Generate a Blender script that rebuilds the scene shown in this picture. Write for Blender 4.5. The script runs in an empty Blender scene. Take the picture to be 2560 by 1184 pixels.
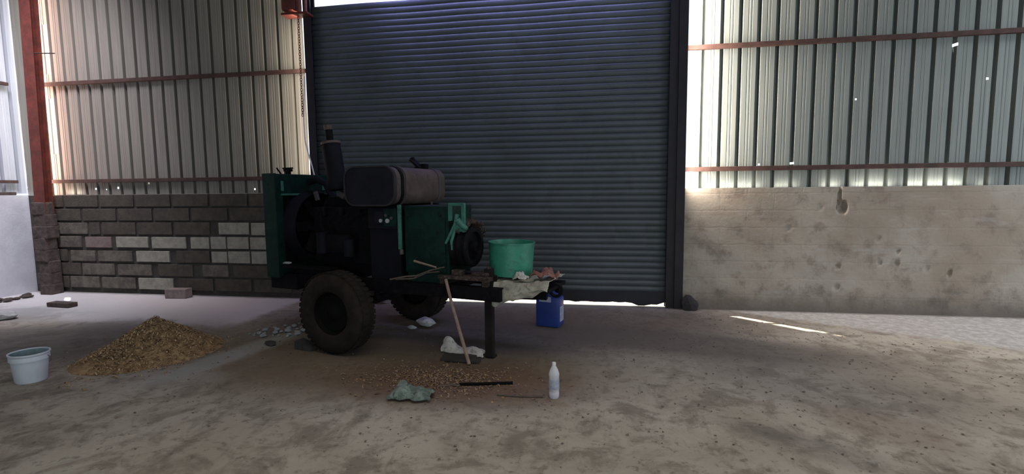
import bpy, bmesh, math, random
from mathutils import Vector, Matrix
R = math.radians
random.seed(7)
S = bpy.context.scene
COL = S.collection

# ------------------------------------------------------------------ camera, world, sun, big lights, exposure
yaw, pit, rol = R(9.2), R(5.4), R(0.58)
fwd = Vector((-math.sin(yaw)*math.cos(pit), math.cos(yaw)*math.cos(pit), -math.sin(pit)))
rt0 = Vector((math.cos(yaw), math.sin(yaw), 0)); up0 = rt0.cross(fwd)
rt = rt0*math.cos(rol) - up0*math.sin(rol); up = up0*math.cos(rol) + rt0*math.sin(rol)
cam = bpy.data.cameras.new('camera'); cam.sensor_width = 36; cam.lens = 36*1238/2560
cam.clip_start = 0.05; cam.clip_end = 300
co = bpy.data.objects.new('camera', cam); COL.objects.link(co)
co.matrix_world = Matrix(((rt.x, up.x, -fwd.x, 0), (rt.y, up.y, -fwd.y, 0), (rt.z, up.z, -fwd.z, 1.45), (0, 0, 0, 1)))
S.camera = co
S.view_settings.view_transform = 'Standard'; S.view_settings.look = 'None'
S.view_settings.exposure = 0.0; S.view_settings.gamma = 1.0
S.view_settings.use_curve_mapping = False

w = bpy.data.worlds.new('daylight'); S.world = w; w.use_nodes = True
w.node_tree.nodes['Background'].inputs[0].default_value = (0.72, 0.84, 1.0, 1)
w.node_tree.nodes['Background'].inputs[1].default_value = 2.2

def lamp(name, kind, loc, aim, energy, color, sx=1, sy=1, spread=180):
    l = bpy.data.lights.new(name, kind); l.energy = energy; l.color = color
    if kind == 'AREA':
        l.shape = 'RECTANGLE'; l.size = sx; l.size_y = sy; l.spread = R(spread)
    o = bpy.data.objects.new(name, l); COL.objects.link(o); o.location = loc
    o.rotation_euler = Vector(aim).to_track_quat('-Z', 'Y').to_euler()
    return o
sun = lamp('sun', 'SUN', (0, 0, 12), (0.757, -0.653, -3.08), 26.0, (1.0, 0.93, 0.82)); sun.data.angle = R(0.6)
# the open front doorway behind the photographer, the open doorway in the right wall, added overhead fill lamps
lamp('daylight_front_doorway', 'AREA', (1.5, -5.9, 2.3), (0, 1, -0.12), 16, (1.0, 0.95, 0.88), 7, 4)
lamp('daylight_right_doorway', 'AREA', (8.9, 2.6, 2.2), (-1, 0.05, -0.05), 84, (0.84, 0.89, 1.0), 4.5, 3.6)
lamp('fill_shutter_top', 'AREA', (-1.1, 6.00, 4.34), (0, 0.22, -1), 34, (0.42, 0.40, 1.0), 3.6, 0.08, 160)  # added lamp that makes the bluish glow on the shutter top
lamp('fill_overhead_front', 'AREA', (0.4, 0.9, 5.9), (0, 0.0, -1), 70, (1.0, 0.93, 0.82), 6.5, 2.0, 105)  # added fill for the foreground floor, the ceiling is closed above it
# added strip lamps for the glow along the edges of the sheeting: beside the door post, the left guide, the corner column, the wall top
lamp('edge_fill_post', 'AREA', (1.10, 6.04, 3.0), (1, 0.22, 0), 110, (1.0, 0.86, 0.74), 0.12, 3.0)  # added lamp inside the hall, brightens the sheets beside the post
lamp('edge_fill_guide', 'AREA', (-3.765, 6.08, 3.0), (-1, 0.22, 0), 15, (1.0, 0.90, 0.78), 0.12, 3.0)  # added lamp that brightens the sheets left of the guide
lamp('bounce_fill_column', 'AREA', (-7.98, 6.17, 2.95), (1, 0.20, 0), 34, (1.0, 0.60, 0.46), 0.10, 3.0)  # added pink lamp standing in for bounce off the red column
lamp('edge_fill_corner', 'AREA', (-8.12, 6.12, 2.95), (-1, -0.1, 0), 3.5, (0.9, 1.0, 0.97), 0.10, 3.0)  # added lamp hidden behind the column, brightens the corner sheet
for gx0, gx1, ge in ((1.14, 1.95, 0.9), (2.10, 2.35, 0.2), (2.62, 2.80, 0.2), (2.95, 3.35, 0.5), (3.48, 4.05, 0.8), (4.2, 4.3, 0.06), (-7.7, -7.45, 0.25)):
    lamp('edge_fill_wall_top', 'AREA', ((gx0+gx1)/2, 6.20, 1.455), (0, 0.22, 1), ge*2.0, (1.0, 0.93, 0.82), gx1-gx0, 0.02)  # added lamps that brighten the lowest part of the sheeting
lamp('fill_overhead_left', 'AREA', (-6.6, 4.6, 5.8), (-0.45, 0.25, -1), 125, (0.87, 0.86, 1.0), 1.2, 2.2, 80)  # added fill for the left floor and left wall
lamp('fill_overhead_right', 'AREA', (5.6, 4.2, 5.8), (0.0, 0.1, -1), 70, (0.95, 0.95, 1.0), 2.6, 2.0, 95)  # added fill for the floor and wall at right

# ------------------------------------------------------------------ helpers
def rng(a, b): return random.uniform(a, b)
class MB:
    def __init__(s): s.bm = bmesh.new(); s.mi = 0
    def _fin(s, geom_faces):
        for f in geom_faces: f.material_index = s.mi
    def box(s, c, d, rot=None, bev=0.0, taper=None):
        n0 = len(s.bm.faces)
        r = bmesh.ops.create_cube(s.bm, size=1.0)
        vs = r['verts']
        for v in vs:
            k = 1.0
            if taper and v.co.z > 0: k = taper
            v.co = Vector((v.co.x*d[0]*k, v.co.y*d[1]*k, v.co.z*d[2]))
        if bev > 0:
            es = list({e for v in vs for e in v.link_edges})
            rb = bmesh.ops.bevel(s.bm, geom=es, offset=bev, segments=2, affect='EDGES', profile=0.6)
            vs = list({v for f in rb['faces'] for v in f.verts} | {v for v in vs if v.is_valid})
        M = (rot.to_matrix().to_4x4() if rot is not None else Matrix())
        for v in vs: v.co = (M @ v.co) + Vector(c)
        s.bm.faces.ensure_lookup_table(); s._fin(s.bm.faces[n0:])
        return s
    def cyl(s, p0, p1, r0, r1=None, n=24, caps=True):
        r1 = r0 if r1 is None else r1
        p0 = Vector(p0); p1 = Vector(p1); ax = (p1-p0).normalized()
        q = ax.to_track_quat('Z', 'Y'); rings = []
        for p, r in ((p0, r0), (p1, r1)):
            rings.append([s.bm.verts.new(p + q @ Vector((r*math.cos(2*math.pi*i/n), r*math.sin(2*math.pi*i/n), 0))) for i in range(n)])
        fs = [s.bm.faces.new((rings[0][i], rings[0][(i+1) % n], rings[1][(i+1) % n], rings[1][i])) for i in range(n)]
        if caps: fs += [s.bm.faces.new(rings[0][::-1]), s.bm.faces.new(rings[1])]
        s._fin(fs); return s
    def lathe(s, prof, c=(0, 0, 0), axis=(0, 0, 1), n=40, close=False):
        q = Vector(axis).to_track_quat('Z', 'Y'); c = Vector(c); rings = []
        for r, z in prof:
            rings.append([s.bm.verts.new(c + q @ Vector((r*math.cos(2*math.pi*i/n), r*math.sin(2*math.pi*i/n), z))) for i in range(n)])
        fs = []
        m = len(rings)
        for k in range(m if close else m-1):
            a, b = rings[k], rings[(k+1) % m]
            for i in range(n): fs.append(s.bm.faces.new((a[i], a[(i+1) % n], b[(i+1) % n], b[i])))
        s._fin(fs); return s
    def tube(s, pts, r, n=8, taper=1.0):
        pts = [Vector(p) for p in pts]; rings = []
        for k, p in enumerate(pts):
            d = (pts[min(k+1, len(pts)-1)] - pts[max(k-1, 0)]).normalized()
            q = d.to_track_quat('Z', 'Y'); rr = r*(1+(taper-1)*k/max(1, len(pts)-1))
            rings.append([s.bm.verts.new(p + q @ Vector((rr*math.cos(2*math.pi*i/n), rr*math.sin(2*math.pi*i/n), 0))) for i in range(n)])
        # align rings to limit twist
        for k in range(1, len(rings)):
            a = rings[k-1]; b = rings[k]
            best = min(range(n), key=lambda o: sum((a[i].co-pts[k-1]-(b[(i+o) % n].co-pts[k])).length for i in range(n)))
            rings[k] = b[best:]+b[:best]
        fs = []
        for k in range(len(rings)-1):
            a, b = rings[k], rings[k+1]
            for i in range(n): fs.append(s.bm.faces.new((a[i], a[(i+1) % n], b[(i+1) % n], b[i])))
        fs += [s.bm.faces.new(rings[0][::-1]), s.bm.faces.new(rings[-1])]
        s._fin(fs); return s
    def prism(s, poly, y0, y1):            # polygon in x,z extruded along y
        a = [s.bm.verts.new((x, y0, z)) for x, z in poly]; b = [s.bm.verts.new((x, y1, z)) for x, z in poly]
        n = len(poly)
        fs = [s.bm.faces.new(a), s.bm.faces.new(b[::-1])] + [s.bm.faces.new((a[i], b[i], b[(i+1) % n], a[(i+1) % n])) for i in range(n)]
        s._fin(fs); return s
    def rock(s, c, d, seed=0, sub=2, rough=0.25):
        rr = random.Random(seed); r = bmesh.ops.create_icosphere(s.bm, subdivisions=sub, radius=0.5)
        ph = [Vector((rr.uniform(-1, 1), rr.uniform(-1, 1), rr.uniform(-1, 1))).normalized() for _ in range(7)]
        cut = [rr.uniform(0.28, 0.45) for _ in range(7)]
        for v in r['verts']:
            for a, k in zip(ph, cut):
                t = v.co.dot(a)
                if t > k: v.co -= a*(t-k)*0.9
            v.co *= 1+rr.uniform(-rough, rough)*0.2
            v.co = Vector((v.co.x*d[0], v.co.y*d[1], v.co.z*d[2])) + Vector(c)
        for v in r['verts']:
            for f in v.link_faces: f.material_index = s.mi
        return s
    def build(s, name, mats, parent=None, smooth=False, loc=None, rot=None):
        bmesh.ops.recalc_face_normals(s.bm, faces=s.bm.faces)
        me = bpy.data.meshes.new(name); s.bm.to_mesh(me); s.bm.free()
        for m in (mats if isinstance(mats, (list, tuple)) else [mats]): me.materials.append(m)
        if smooth:
            me.polygons.foreach_set('use_smooth', [True]*len(me.polygons))
            try: me.set_sharp_from_angle(angle=R(smooth if smooth is not True else 40))
            except Exception: pass
        o = bpy.data.objects.new(name, me); COL.objects.link(o)
        if parent: o.parent = parent
        if loc: o.location = loc
        if rot: o.rotation_euler = rot
        return o
def empty(name, loc, rz=0, rot=None):
    o = bpy.data.objects.new(name, None); COL.objects.link(o); o.location = loc
    o.rotation_euler = rot or (0, 0, rz); o.empty_display_size = 0.1; return o
def tag(o, label, cat, group=None, kind=None):
    o['label'] = label; o['category'] = cat
    if group: o['group'] = group
    if kind: o['kind'] = kind
    return o
def struct(o, label=None, cat=None):
    o['kind'] = 'structure'
    if label: o['label'] = label
    if cat: o['category'] = cat
    return o

# ------------------------------------------------------------------ materials
class NT:
    def __init__(s, name):
        s.m = bpy.data.materials.new(name); s.m.use_nodes = True; s.t = s.m.node_tree; s.b = s.t.nodes['Principled BSDF']
    def n(s, typ, **kw):
        x = s.t.nodes.new(typ)
        for k, v in kw.items(): setattr(x, k, v)
        return x
    def l(s, a, b): s.t.links.new(a, b)
    def setin(s, sock, v):
        if hasattr(v, 'is_output'): s.l(v, sock)
        else: sock.default_value = v
    def noise(s, vec, scale, detail=4, rough=0.55, dist=0.0):
        x = s.n('ShaderNodeTexNoise'); x.inputs['Scale'].default_value = scale; x.inputs['Detail'].default_value = detail
        x.inputs['Roughness'].default_value = rough; x.inputs['Distortion'].default_value = dist; s.l(vec, x.inputs['Vector']); return x.outputs['Fac']
    def math(s, op, a, b=0.0, clamp=False):
        x = s.n('ShaderNodeMath', operation=op); x.use_clamp = clamp; s.setin(x.inputs[0], a); s.setin(x.inputs[1], b); return x.outputs[0]
    def smooth(s, v, a, b):
        x = s.n('ShaderNodeMapRange', interpolation_type='SMOOTHSTEP'); s.setin(x.inputs['Value'], v)
        x.inputs['From Min'].default_value = a; x.inputs['From Max'].default_value = b; return x.outputs[0]
    def mix(s, fac, a, b):
        x = s.n('ShaderNodeMix', data_type='RGBA'); s.setin(x.inputs[0], fac); s.setin(x.inputs[6], a); s.setin(x.inputs[7], b); return x.outputs[2]
    def bump(s, h, strength=0.4, dist=0.02):
        x = s.n('ShaderNodeBump'); x.inputs['Strength'].default_value = strength; x.inputs['Distance'].default_value = dist
        s.l(h, x.inputs['Height']); s.l(x.outputs[0], s.b.inputs['Normal'])
def c4(c): return (c[0], c[1], c[2], 1)
def mat(name, col, rough=0.8, metal=0.0, var=0.35, scale=6, dark=None, bump=0.2, bscale=60, spec=0.4, grime=None):
    t = NT(name); tc = t.n('ShaderNodeTexCoord').outputs['Object']
    f = t.smooth(t.noise(tc, scale, 6, 0.65), 0.32, 0.68)
    dk = dark or tuple(c*(1-var) for c in col)
    c = t.mix(f, c4(dk), c4(col))
    if grime:
        g = t.smooth(t.noise(tc, scale*2.3, 8, 0.7, 0.5), 0.5, 0.66); c = t.mix(g, c, c4(grime))
    t.l(c, t.b.inputs['Base Color']); t.b.inputs['Roughness'].default_value = rough; t.b.inputs['Metallic'].default_value = metal
    t.b.inputs['Specular IOR Level'].default_value = spec
    if bump: t.bump(t.noise(tc, bscale, 5, 0.6), bump, 0.01)
    return t.m
M = {}
M['sheet'] = mat('galvanised_sheet', (0.40, 0.41, 0.385), 0.5, 0.15, 0.16, 3, bump=0.08, bscale=30)
# streaks along the corrugation
def sheet_mat(name, a, b):
    t = NT(name); tc = t.n('ShaderNodeTexCoord').outputs['Object']
    mp = t.n('ShaderNodeMapping'); mp.inputs['Scale'].default_value = (14, 14, 0.35); t.l(tc, mp.inputs[0])
    f = t.smooth(t.noise(mp.outputs[0], 3, 5, 0.6), 0.3, 0.7); g = t.noise(tc, 1.1, 3, 0.5)
    c = t.mix(t.math('MULTIPLY', f, t.math('ADD', g, 0.3), True), c4(a), c4(b))
    t.l(c, t.b.inputs['Base Color']); t.b.inputs['Roughness'].default_value = 0.52; t.b.inputs['Metallic'].default_value = 0.0
    t.bump(t.noise(mp.outputs[0], 8, 3, 0.5), 0.15, 0.004)
    return t.m
M['sheet_left'] = sheet_mat('weathered_profiled_sheet', (0.175, 0.163, 0.135), (0.255, 0.237, 0.20))
M['sheet_right'] = sheet_mat('green_grey_profiled_sheet', (0.165, 0.19, 0.175), (0.245, 0.265, 0.245))
M['sheet_side'] = sheet_mat('pale_profiled_sheet', (0.36, 0.37, 0.40), (0.47, 0.48, 0.52))
M['shutter'] = mat('shutter_steel', (0.105, 0.122, 0.125), 0.45, 0.15, 0.2, 1.3, bump=0.1, bscale=25, grime=(0.082, 0.094, 0.092), spec=0.3)
M['shutter_dark'] = mat('shutter_bar_steel', (0.03, 0.028, 0.032), 0.6, 0.2, 0.3, 4)
M['post'] = mat('dark_post_paint', (0.022, 0.018, 0.022), 0.6, 0.0, 0.4, 5)
M['redox'] = mat('red_oxide_paint', (0.17, 0.035, 0.022), 0.6, 0.0, 0.45, 7, grime=(0.07, 0.03, 0.025))
M['purlin'] = mat('purlin_red_oxide', (0.075, 0.036, 0.029), 0.7, 0.0, 0.45, 9)
M['concrete_col'] = mat('rough_cast_concrete', (0.085, 0.062, 0.052), 0.95, 0, 0.5, 14, bump=0.8, bscale=22)
M['block_dark'] = mat('sooty_block', (0.072, 0.060, 0.045), 0.95, 0, 0.35, 9, bump=0.6, bscale=45)
M['block_mid'] = mat('dusty_block', (0.135, 0.117, 0.090), 0.95, 0, 0.45, 10, bump=0.6, bscale=45, dark=(0.07, 0.06, 0.05))
M['block_pale'] = mat('pale_block', (0.31, 0.29, 0.235), 0.95, 0, 0.3, 12, bump=0.5, bscale=50)
M['block_pink'] = mat('pinkish_block', (0.20, 0.15, 0.135), 0.95, 0, 0.3, 12, bump=0.5, bscale=50)
M['mortar'] = mat('dark_mortar', (0.056, 0.049, 0.042), 0.97, 0, 0.3, 12, bump=0.5, bscale=40)
M['block_loose'] = mat('loose_block', (0.27, 0.21, 0.19), 0.95, 0, 0.35, 12, bump=0.5, bscale=50)
M['rock_blue'] = mat('grey_rubble', (0.32, 0.35, 0.36), 0.95, 0, 0.4, 20, bump=0.5, bscale=60)
M['rock_pale'] = mat('pale_rubble', (0.42, 0.42, 0.40), 0.95, 0, 0.3, 20, bump=0.5, bscale=60)
M['rock_dark'] = mat('dark_rubble', (0.05, 0.045, 0.045), 0.95, 0, 0.4, 20, bump=0.5, bscale=60)
M['green'] = mat('machine_green_paint', (0.005, 0.030, 0.022), 0.5, 0.0, 0.5, 7, grime=(0.004, 0.010, 0.009), spec=0.2)
M['green_light'] = mat('worn_green_paint', (0.05, 0.20, 0.15), 0.5, 0.0, 0.3, 9, grime=(0.03, 0.08, 0.065))
M['drum_green'] = mat('bin_green_paint', (0.035, 0.27, 0.165), 0.42, 0.0, 0.25, 6, grime=(0.03, 0.16, 0.11), spec=0.6)
M['black'] = mat('oily_black_metal', (0.006, 0.006, 0.008), 0.7, 0.0, 0.5, 10, grime=(0.012, 0.010, 0.009), spec=0.12)
M['black_soft'] = mat('matt_black_paint', (0.009, 0.009, 0.014), 0.7, 0.0, 0.4, 6, spec=0.15)
M['tank'] = mat('dusty_tank_metal', (0.125, 0.092, 0.078), 0.6, 0.1, 0.45, 5, grime=(0.065, 0.05, 0.046), spec=0.3)
M['tank_dark'] = mat('shaded_tank_end', (0.013, 0.013, 0.02), 0.7, 0.0, 0.3, 5, spec=0.15)  # darker copy of the tank metal, shade of the unlit end as colour
M['tank_edge'] = mat('tank_rim_metal', (0.035, 0.031, 0.034), 0.65, 0.0, 0.3, 8, spec=0.2)
M['strap'] = mat('steel_strap', (0.09, 0.078, 0.076), 0.55, 0.1, 0.3, 10)
M['rust'] = mat('rusty_metal', (0.055, 0.035, 0.027), 0.9, 0.0, 0.55, 18, bump=0.8, bscale=35, grime=(0.13, 0.10, 0.085))
M['tyre'] = mat('dusty_tyre_rubber', (0.026, 0.020, 0.016), 0.95, 0, 0.4, 8, spec=0.15, bump=0.4, bscale=35)
M['leg'] = mat('leg_brown_steel', (0.022, 0.017, 0.014), 0.8, 0.0, 0.4, 9, spec=0.2)
M['rim'] = mat('wheel_rim_dark', (0.006, 0.006, 0.006), 0.8, 0.0, 0.3, 9, spec=0.1)
M['sacking'] = mat('dirty_woven_sack', (0.46, 0.44, 0.36), 0.9, 0, 0.4, 9, bump=0.4, bscale=130, grime=(0.26, 0.23, 0.18))
M['white_cloth'] = mat('white_plastic_sack', (0.55, 0.54, 0.50), 0.7, 0, 0.3, 12, bump=0.3, bscale=60, grime=(0.22, 0.20, 0.17))
M['rag_red'] = mat('faded_red_rag', (0.28, 0.13, 0.10), 0.95, 0, 0.4, 14)
M['rag_green'] = mat('grey_green_rag', (0.20, 0.25, 0.21), 0.95, 0, 0.55, 16, grime=(0.05, 0.07, 0.06))
M['wood'] = mat('pale_wood_stick', (0.30, 0.21, 0.16), 0.85, 0, 0.35, 20)
M['twig'] = mat('dry_grey_twig', (0.14, 0.11, 0.09), 0.9, 0, 0.4, 20)
M['wood_dark'] = mat('dark_board', (0.045, 0.038, 0.034), 0.9, 0, 0.4, 14)
M['blue_plastic'] = mat('blue_plastic', (0.022, 0.05, 0.24), 0.42, 0, 0.3, 4, bump=0.05, spec=0.5)
M['label_white'] = mat('worn_white_print', (0.42, 0.46, 0.55), 0.6, 0, 0.4, 25, grime=(0.10, 0.16, 0.40))
M['bucket_white'] = mat('bucket_plastic', (0.66, 0.70, 0.74), 0.5, 0, 0.12, 5, bump=0.05)
M['bucket_in'] = mat('bucket_inside_residue', (0.25, 0.36, 0.38), 0.7, 0, 0.35, 8)
M['wire'] = mat('galvanised_wire', (0.3, 0.3, 0.3), 0.4, 0.7, 0.1, 8)
M['rope'] = mat('pale_cord', (0.75, 0.70, 0.66), 0.8, 0, 0.1, 8)
M['chain'] = mat('rusty_red_chain', (0.24, 0.09, 0.07), 0.7, 0.1, 0.3, 20)
M['shaving'] = mat('wood_shavings', (0.40, 0.265, 0.135), 0.95, 0, 0.45, 18, bump=0.8, bscale=70, dark=(0.17, 0.105, 0.05))
M['shaving_pale'] = mat('curled_wood_shavings', (0.52, 0.37, 0.21), 0.9, 0, 0.35, 5)  # paler tone, given to curls picked at random
M['chip_red'] = mat('reddish_wood_chips', (0.22, 0.15, 0.11), 0.95, 0, 0.5, 6)
M['pet_label'] = mat('faded_label_film', (0.40, 0.45, 0.52), 0.6, 0, 0.3, 30)
M['cap'] = mat('bottle_cap_white', (0.7, 0.7, 0.68), 0.5, 0, 0.1, 8)
M['dust_ground'] = mat('sandy_ground_outside', (0.55, 0.47, 0.36), 0.95, 0, 0.2, 1.5, bump=0.3, bscale=8)
M['ceiling'] = mat('roof_sheet', (0.22, 0.22, 0.22), 0.7, 0, 0.2, 3)
t = NT('clear_bottle_plastic')
t.b.inputs['Base Color'].default_value = (0.93, 0.94, 0.95, 1); t.b.inputs['Roughness'].default_value = 0.22
t.b.inputs['Transmission Weight'].default_value = 0.55; t.b.inputs['IOR'].default_value = 1.25
M['pet'] = t.m
t = NT('gauge_glass'); t.b.inputs['Base Color'].default_value = (0.35, 0.38, 0.38, 1); t.b.inputs['Roughness'].default_value = 0.15; M['gauge'] = t.m

# right block wall: thin grey render with faint joints, stains and pock marks
def plaster():
    t = NT('rendered_block_wall'); tc = t.n('ShaderNodeTexCoord').outputs['Object']
    sp = t.n('ShaderNodeSeparateXYZ'); t.l(tc, sp.inputs[0])
    n1 = t.noise(tc, 1.1, 5, 0.6); n2 = t.noise(tc, 5, 7, 0.7); n3 = t.noise(tc, 28, 5, 0.6)
    mp = t.n('ShaderNodeMapping'); mp.inputs['Scale'].default_value = (1.2, 1, 7); t.l(tc, mp.inputs[0])
    n4 = t.noise(mp.outputs[0], 2.2, 6, 0.65)
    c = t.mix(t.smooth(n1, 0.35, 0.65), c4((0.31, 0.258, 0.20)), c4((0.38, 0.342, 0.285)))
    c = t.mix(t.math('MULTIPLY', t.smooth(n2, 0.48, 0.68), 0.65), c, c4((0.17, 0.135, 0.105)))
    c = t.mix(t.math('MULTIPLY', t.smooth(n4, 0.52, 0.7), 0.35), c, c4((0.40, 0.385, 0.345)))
    # faint joints
    br = t.n('ShaderNodeTexBrick'); cb = t.n('ShaderNodeCombineXYZ'); t.l(sp.outputs[0], cb.inputs[0]); t.l(sp.outputs[2], cb.inputs[1])
    wob = t.n('ShaderNodeVectorMath', operation='ADD'); sc = t.n('ShaderNodeVectorMath', operation='SCALE')
    nz = t.n('ShaderNodeTexNoise'); nz.inputs['Scale'].default_value = 9; t.l(tc, nz.inputs['Vector']); t.l(nz.outputs['Color'], sc.inputs[0]); sc.inputs['Scale'].default_value = 0.03
    t.l(cb.outputs[0], wob.inputs[0]); t.l(sc.outputs[0], wob.inputs[1]); t.l(wob.outputs[0], br.inputs['Vector'])
    br.inputs['Scale'].default_value = 1; br.inputs['Brick Width'].default_value = 0.6; br.inputs['Row Height'].default_value = 0.2
    br.inputs['Mortar Size'].default_value = 0.014; br.inputs['Mortar Smooth'].default_value = 0.8
    j = t.math('MULTIPLY', br.outputs['Fac'], t.math('MULTIPLY', t.smooth(t.noise(tc, 2.0, 3), 0.42, 0.62), 0.12))
    c = t.mix(j, c, c4((0.15, 0.125, 0.105)))
    # damp dirt splashed on the foot of the wall
    zz = t.math('ADD', sp.outputs[2], t.math('MULTIPLY', n2, -0.45))
    c = t.mix(t.math('MULTIPLY', t.smooth(zz, 0.12, -0.2), 0.75), c, c4((0.11, 0.095, 0.078)))
    t.l(c, t.b.inputs['Base Color']); t.b.inputs['Roughness'].default_value = 0.93
    t.bump(t.math('ADD', t.math('MULTIPLY', n3, 0.5), t.math('MULTIPLY', br.outputs['Fac'], -0.12)), 0.5, 0.012)
    return t.m
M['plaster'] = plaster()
M['side_block'] = mat('limewashed_block', (0.55, 0.545, 0.57), 0.9, 0, 0.15, 3, bump=0.4, bscale=30)

# floor: cement showing at the edges of the hall, brown dirt trodden in over the middle bay
def floor_mat():
    t = NT('dirt_over_cement_floor'); g = t.n('ShaderNodeNewGeometry').outputs['Position']
    sp = t.n('ShaderNodeSeparateXYZ'); t.l(g, sp.inputs[0]); X, Y = sp.outputs[0], sp.outputs[1]
    n1 = t.noise(g, 0.9, 6, 0.62, 0.3); n2 = t.noise(g, 3.6, 8, 0.68, 0.4); n3 = t.noise(g, 14, 8, 0.7); n4 = t.noise(g, 60, 4, 0.6)
    mp = t.n('ShaderNodeMapping'); mp.inputs['Rotation'].default_value = (0, 0, R(20)); mp.inputs['Scale'].default_value = (3.2, 0.8, 1); t.l(g, mp.inputs[0])
    tr = t.noise(mp.outputs[0], 2.6, 7, 0.7, 0.6)
    def blob(cx, cy, rx, ry, soft=0.5, wob=0.5, ang=0):
        ca, sa = math.cos(R(ang)), math.sin(R(ang))
        dx = t.math('SUBTRACT', X, cx); dy = t.math('SUBTRACT', Y, cy)
        ax = t.math('ADD', t.math('MULTIPLY', dx, ca/rx), t.math('MULTIPLY', dy, sa/rx))
        ay = t.math('ADD', t.math('MULTIPLY', dx, -sa/ry), t.math('MULTIPLY', dy, ca/ry))
        d = t.math('SQRT', t.math('ADD', t.math('MULTIPLY', ax, ax), t.math('MULTIPLY', ay, ay)))
        d = t.math('ADD', d, t.math('MULTIPLY', t.math('SUBTRACT', n2, 0.5), wob*2))
        return t.smooth(d, 1+soft*0.5, 1-soft*0.5)
    base = t.mix(t.smooth(n1, 0.35, 0.65), c4((0.33, 0.293, 0.232)), c4((0.42, 0.383, 0.315)))
    base = t.mix(t.math('MULTIPLY', t.smooth(n2, 0.45, 0.62), 0.7), base, c4((0.155, 0.130, 0.100)))
    base = t.mix(t.math('MULTIPLY', t.smooth(tr, 0.55, 0.68), 0.4), base, c4((0.13, 0.112, 0.092)))
    base = t.mix(t.math('MULTIPLY', t.smooth(n3, 0.53, 0.66), 0.7), base, c4((0.13, 0.11, 0.09)))
    base = t.mix(t.math('MULTIPLY', t.smooth(n3, 0.44, 0.30), 0.35), base, c4((0.38, 0.36, 0.32)))
    def lay(base, m, k, col): return t.mix(t.math('MULTIPLY', m, k), base, c4(col))
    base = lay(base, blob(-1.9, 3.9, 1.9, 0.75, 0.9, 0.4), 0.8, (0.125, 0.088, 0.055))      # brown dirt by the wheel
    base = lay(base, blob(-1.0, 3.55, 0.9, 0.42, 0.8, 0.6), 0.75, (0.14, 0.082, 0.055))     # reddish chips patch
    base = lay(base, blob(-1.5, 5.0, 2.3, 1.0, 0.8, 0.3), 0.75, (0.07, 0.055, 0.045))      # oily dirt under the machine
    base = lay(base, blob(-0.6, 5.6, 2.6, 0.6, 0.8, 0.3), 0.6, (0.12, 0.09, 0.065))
    base = lay(base, blob(0.9, 4.75, 1.6, 0.38, 0.9, 0.5, -12), 0.75, (0.10, 0.085, 0.072))
    base = lay(base, blob(1.7, 3.9, 0.9, 0.5, 0.9, 0.8, -25), 0.45, (0.13, 0.115, 0.10))
    base = lay(base, blob(1.75, 3.2, 0.36, 0.2, 0.9, 0.6, -30), 0.35, (0.17, 0.105, 0.065))
    base = lay(base, blob(1.2, 2.9, 0.4, 0.14, 0.9, 0.7, -30), 0.35, (0.10, 0.09, 0.08))
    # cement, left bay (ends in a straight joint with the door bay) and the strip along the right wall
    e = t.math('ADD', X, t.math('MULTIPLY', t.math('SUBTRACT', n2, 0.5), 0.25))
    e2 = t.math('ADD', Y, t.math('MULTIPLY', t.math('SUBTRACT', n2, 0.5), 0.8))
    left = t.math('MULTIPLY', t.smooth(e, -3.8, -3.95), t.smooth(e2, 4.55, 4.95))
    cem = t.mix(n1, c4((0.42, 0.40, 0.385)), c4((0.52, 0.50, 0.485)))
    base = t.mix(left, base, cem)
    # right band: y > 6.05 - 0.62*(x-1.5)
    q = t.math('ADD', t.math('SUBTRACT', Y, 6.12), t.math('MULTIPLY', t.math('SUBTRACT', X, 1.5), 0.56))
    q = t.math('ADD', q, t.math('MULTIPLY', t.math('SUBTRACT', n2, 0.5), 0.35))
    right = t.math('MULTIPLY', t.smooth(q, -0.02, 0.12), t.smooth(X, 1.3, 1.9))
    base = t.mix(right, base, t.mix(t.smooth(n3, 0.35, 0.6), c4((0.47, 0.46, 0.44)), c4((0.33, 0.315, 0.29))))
    # dark dirt in the left corner, pale chalk streaks beyond the heap
    base = lay(base, blob(-5.6, 3.9, 1.7, 0.62, 0.8, 0.7, 8), 0.72, (0.10, 0.09, 0.085))
    base = lay(base, blob(-5.15, 4.6, 0.5, 0.3, 0.8, 0.8), 0.5, (0.12, 0.11, 0.11))
    base = lay(base, blob(-7.2, 4.9, 0.9, 0.35, 0.9, 0.9), 0.5, (0.13, 0.12, 0.12))
    base = lay(base, blob(-3.2, 3.85, 0.16, 0.75, 1.0, 0.5, -12), 0.55, (0.36, 0.37, 0.35))
    base = lay(base, blob(-3.35, 3.35, 0.45, 0.2, 1.0, 0.6), 0.45, (0.33, 0.32, 0.30))
    # dirt line along the foot of the walls
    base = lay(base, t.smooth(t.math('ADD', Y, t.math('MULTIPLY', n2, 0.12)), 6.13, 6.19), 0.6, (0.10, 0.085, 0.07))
    t.l(base, t.b.inputs['Base Color']); t.b.inputs['Roughness'].default_value = 0.92; t.b.inputs['Specular IOR Level'].default_value = 0.25
    h = t.math('ADD', t.math('MULTIPLY', n3, 0.9), t.math('ADD', t.math('MULTIPLY', tr, 0.35), t.math('MULTIPLY', n4, 0.25)))
    t.bump(h, 0.55, 0.03)
    return t.m
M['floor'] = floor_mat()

# ------------------------------------------------------------------ the hall
DY = 6.15            # inner face of the block walls on the shutter side
WH = 1.45            # height of the block walls
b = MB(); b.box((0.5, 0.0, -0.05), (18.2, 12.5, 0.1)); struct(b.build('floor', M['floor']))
b = MB(); b.box((0.5, 36.25, -0.05), (120, 60, 0.1)); o = b.build('ground', M['dust_ground']); struct(o)
b = MB(); b.box((0.5, 0.0, 6.1), (18.4, 12.9, 0.1)); struct(b.build('ceiling', M['ceiling']))
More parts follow.
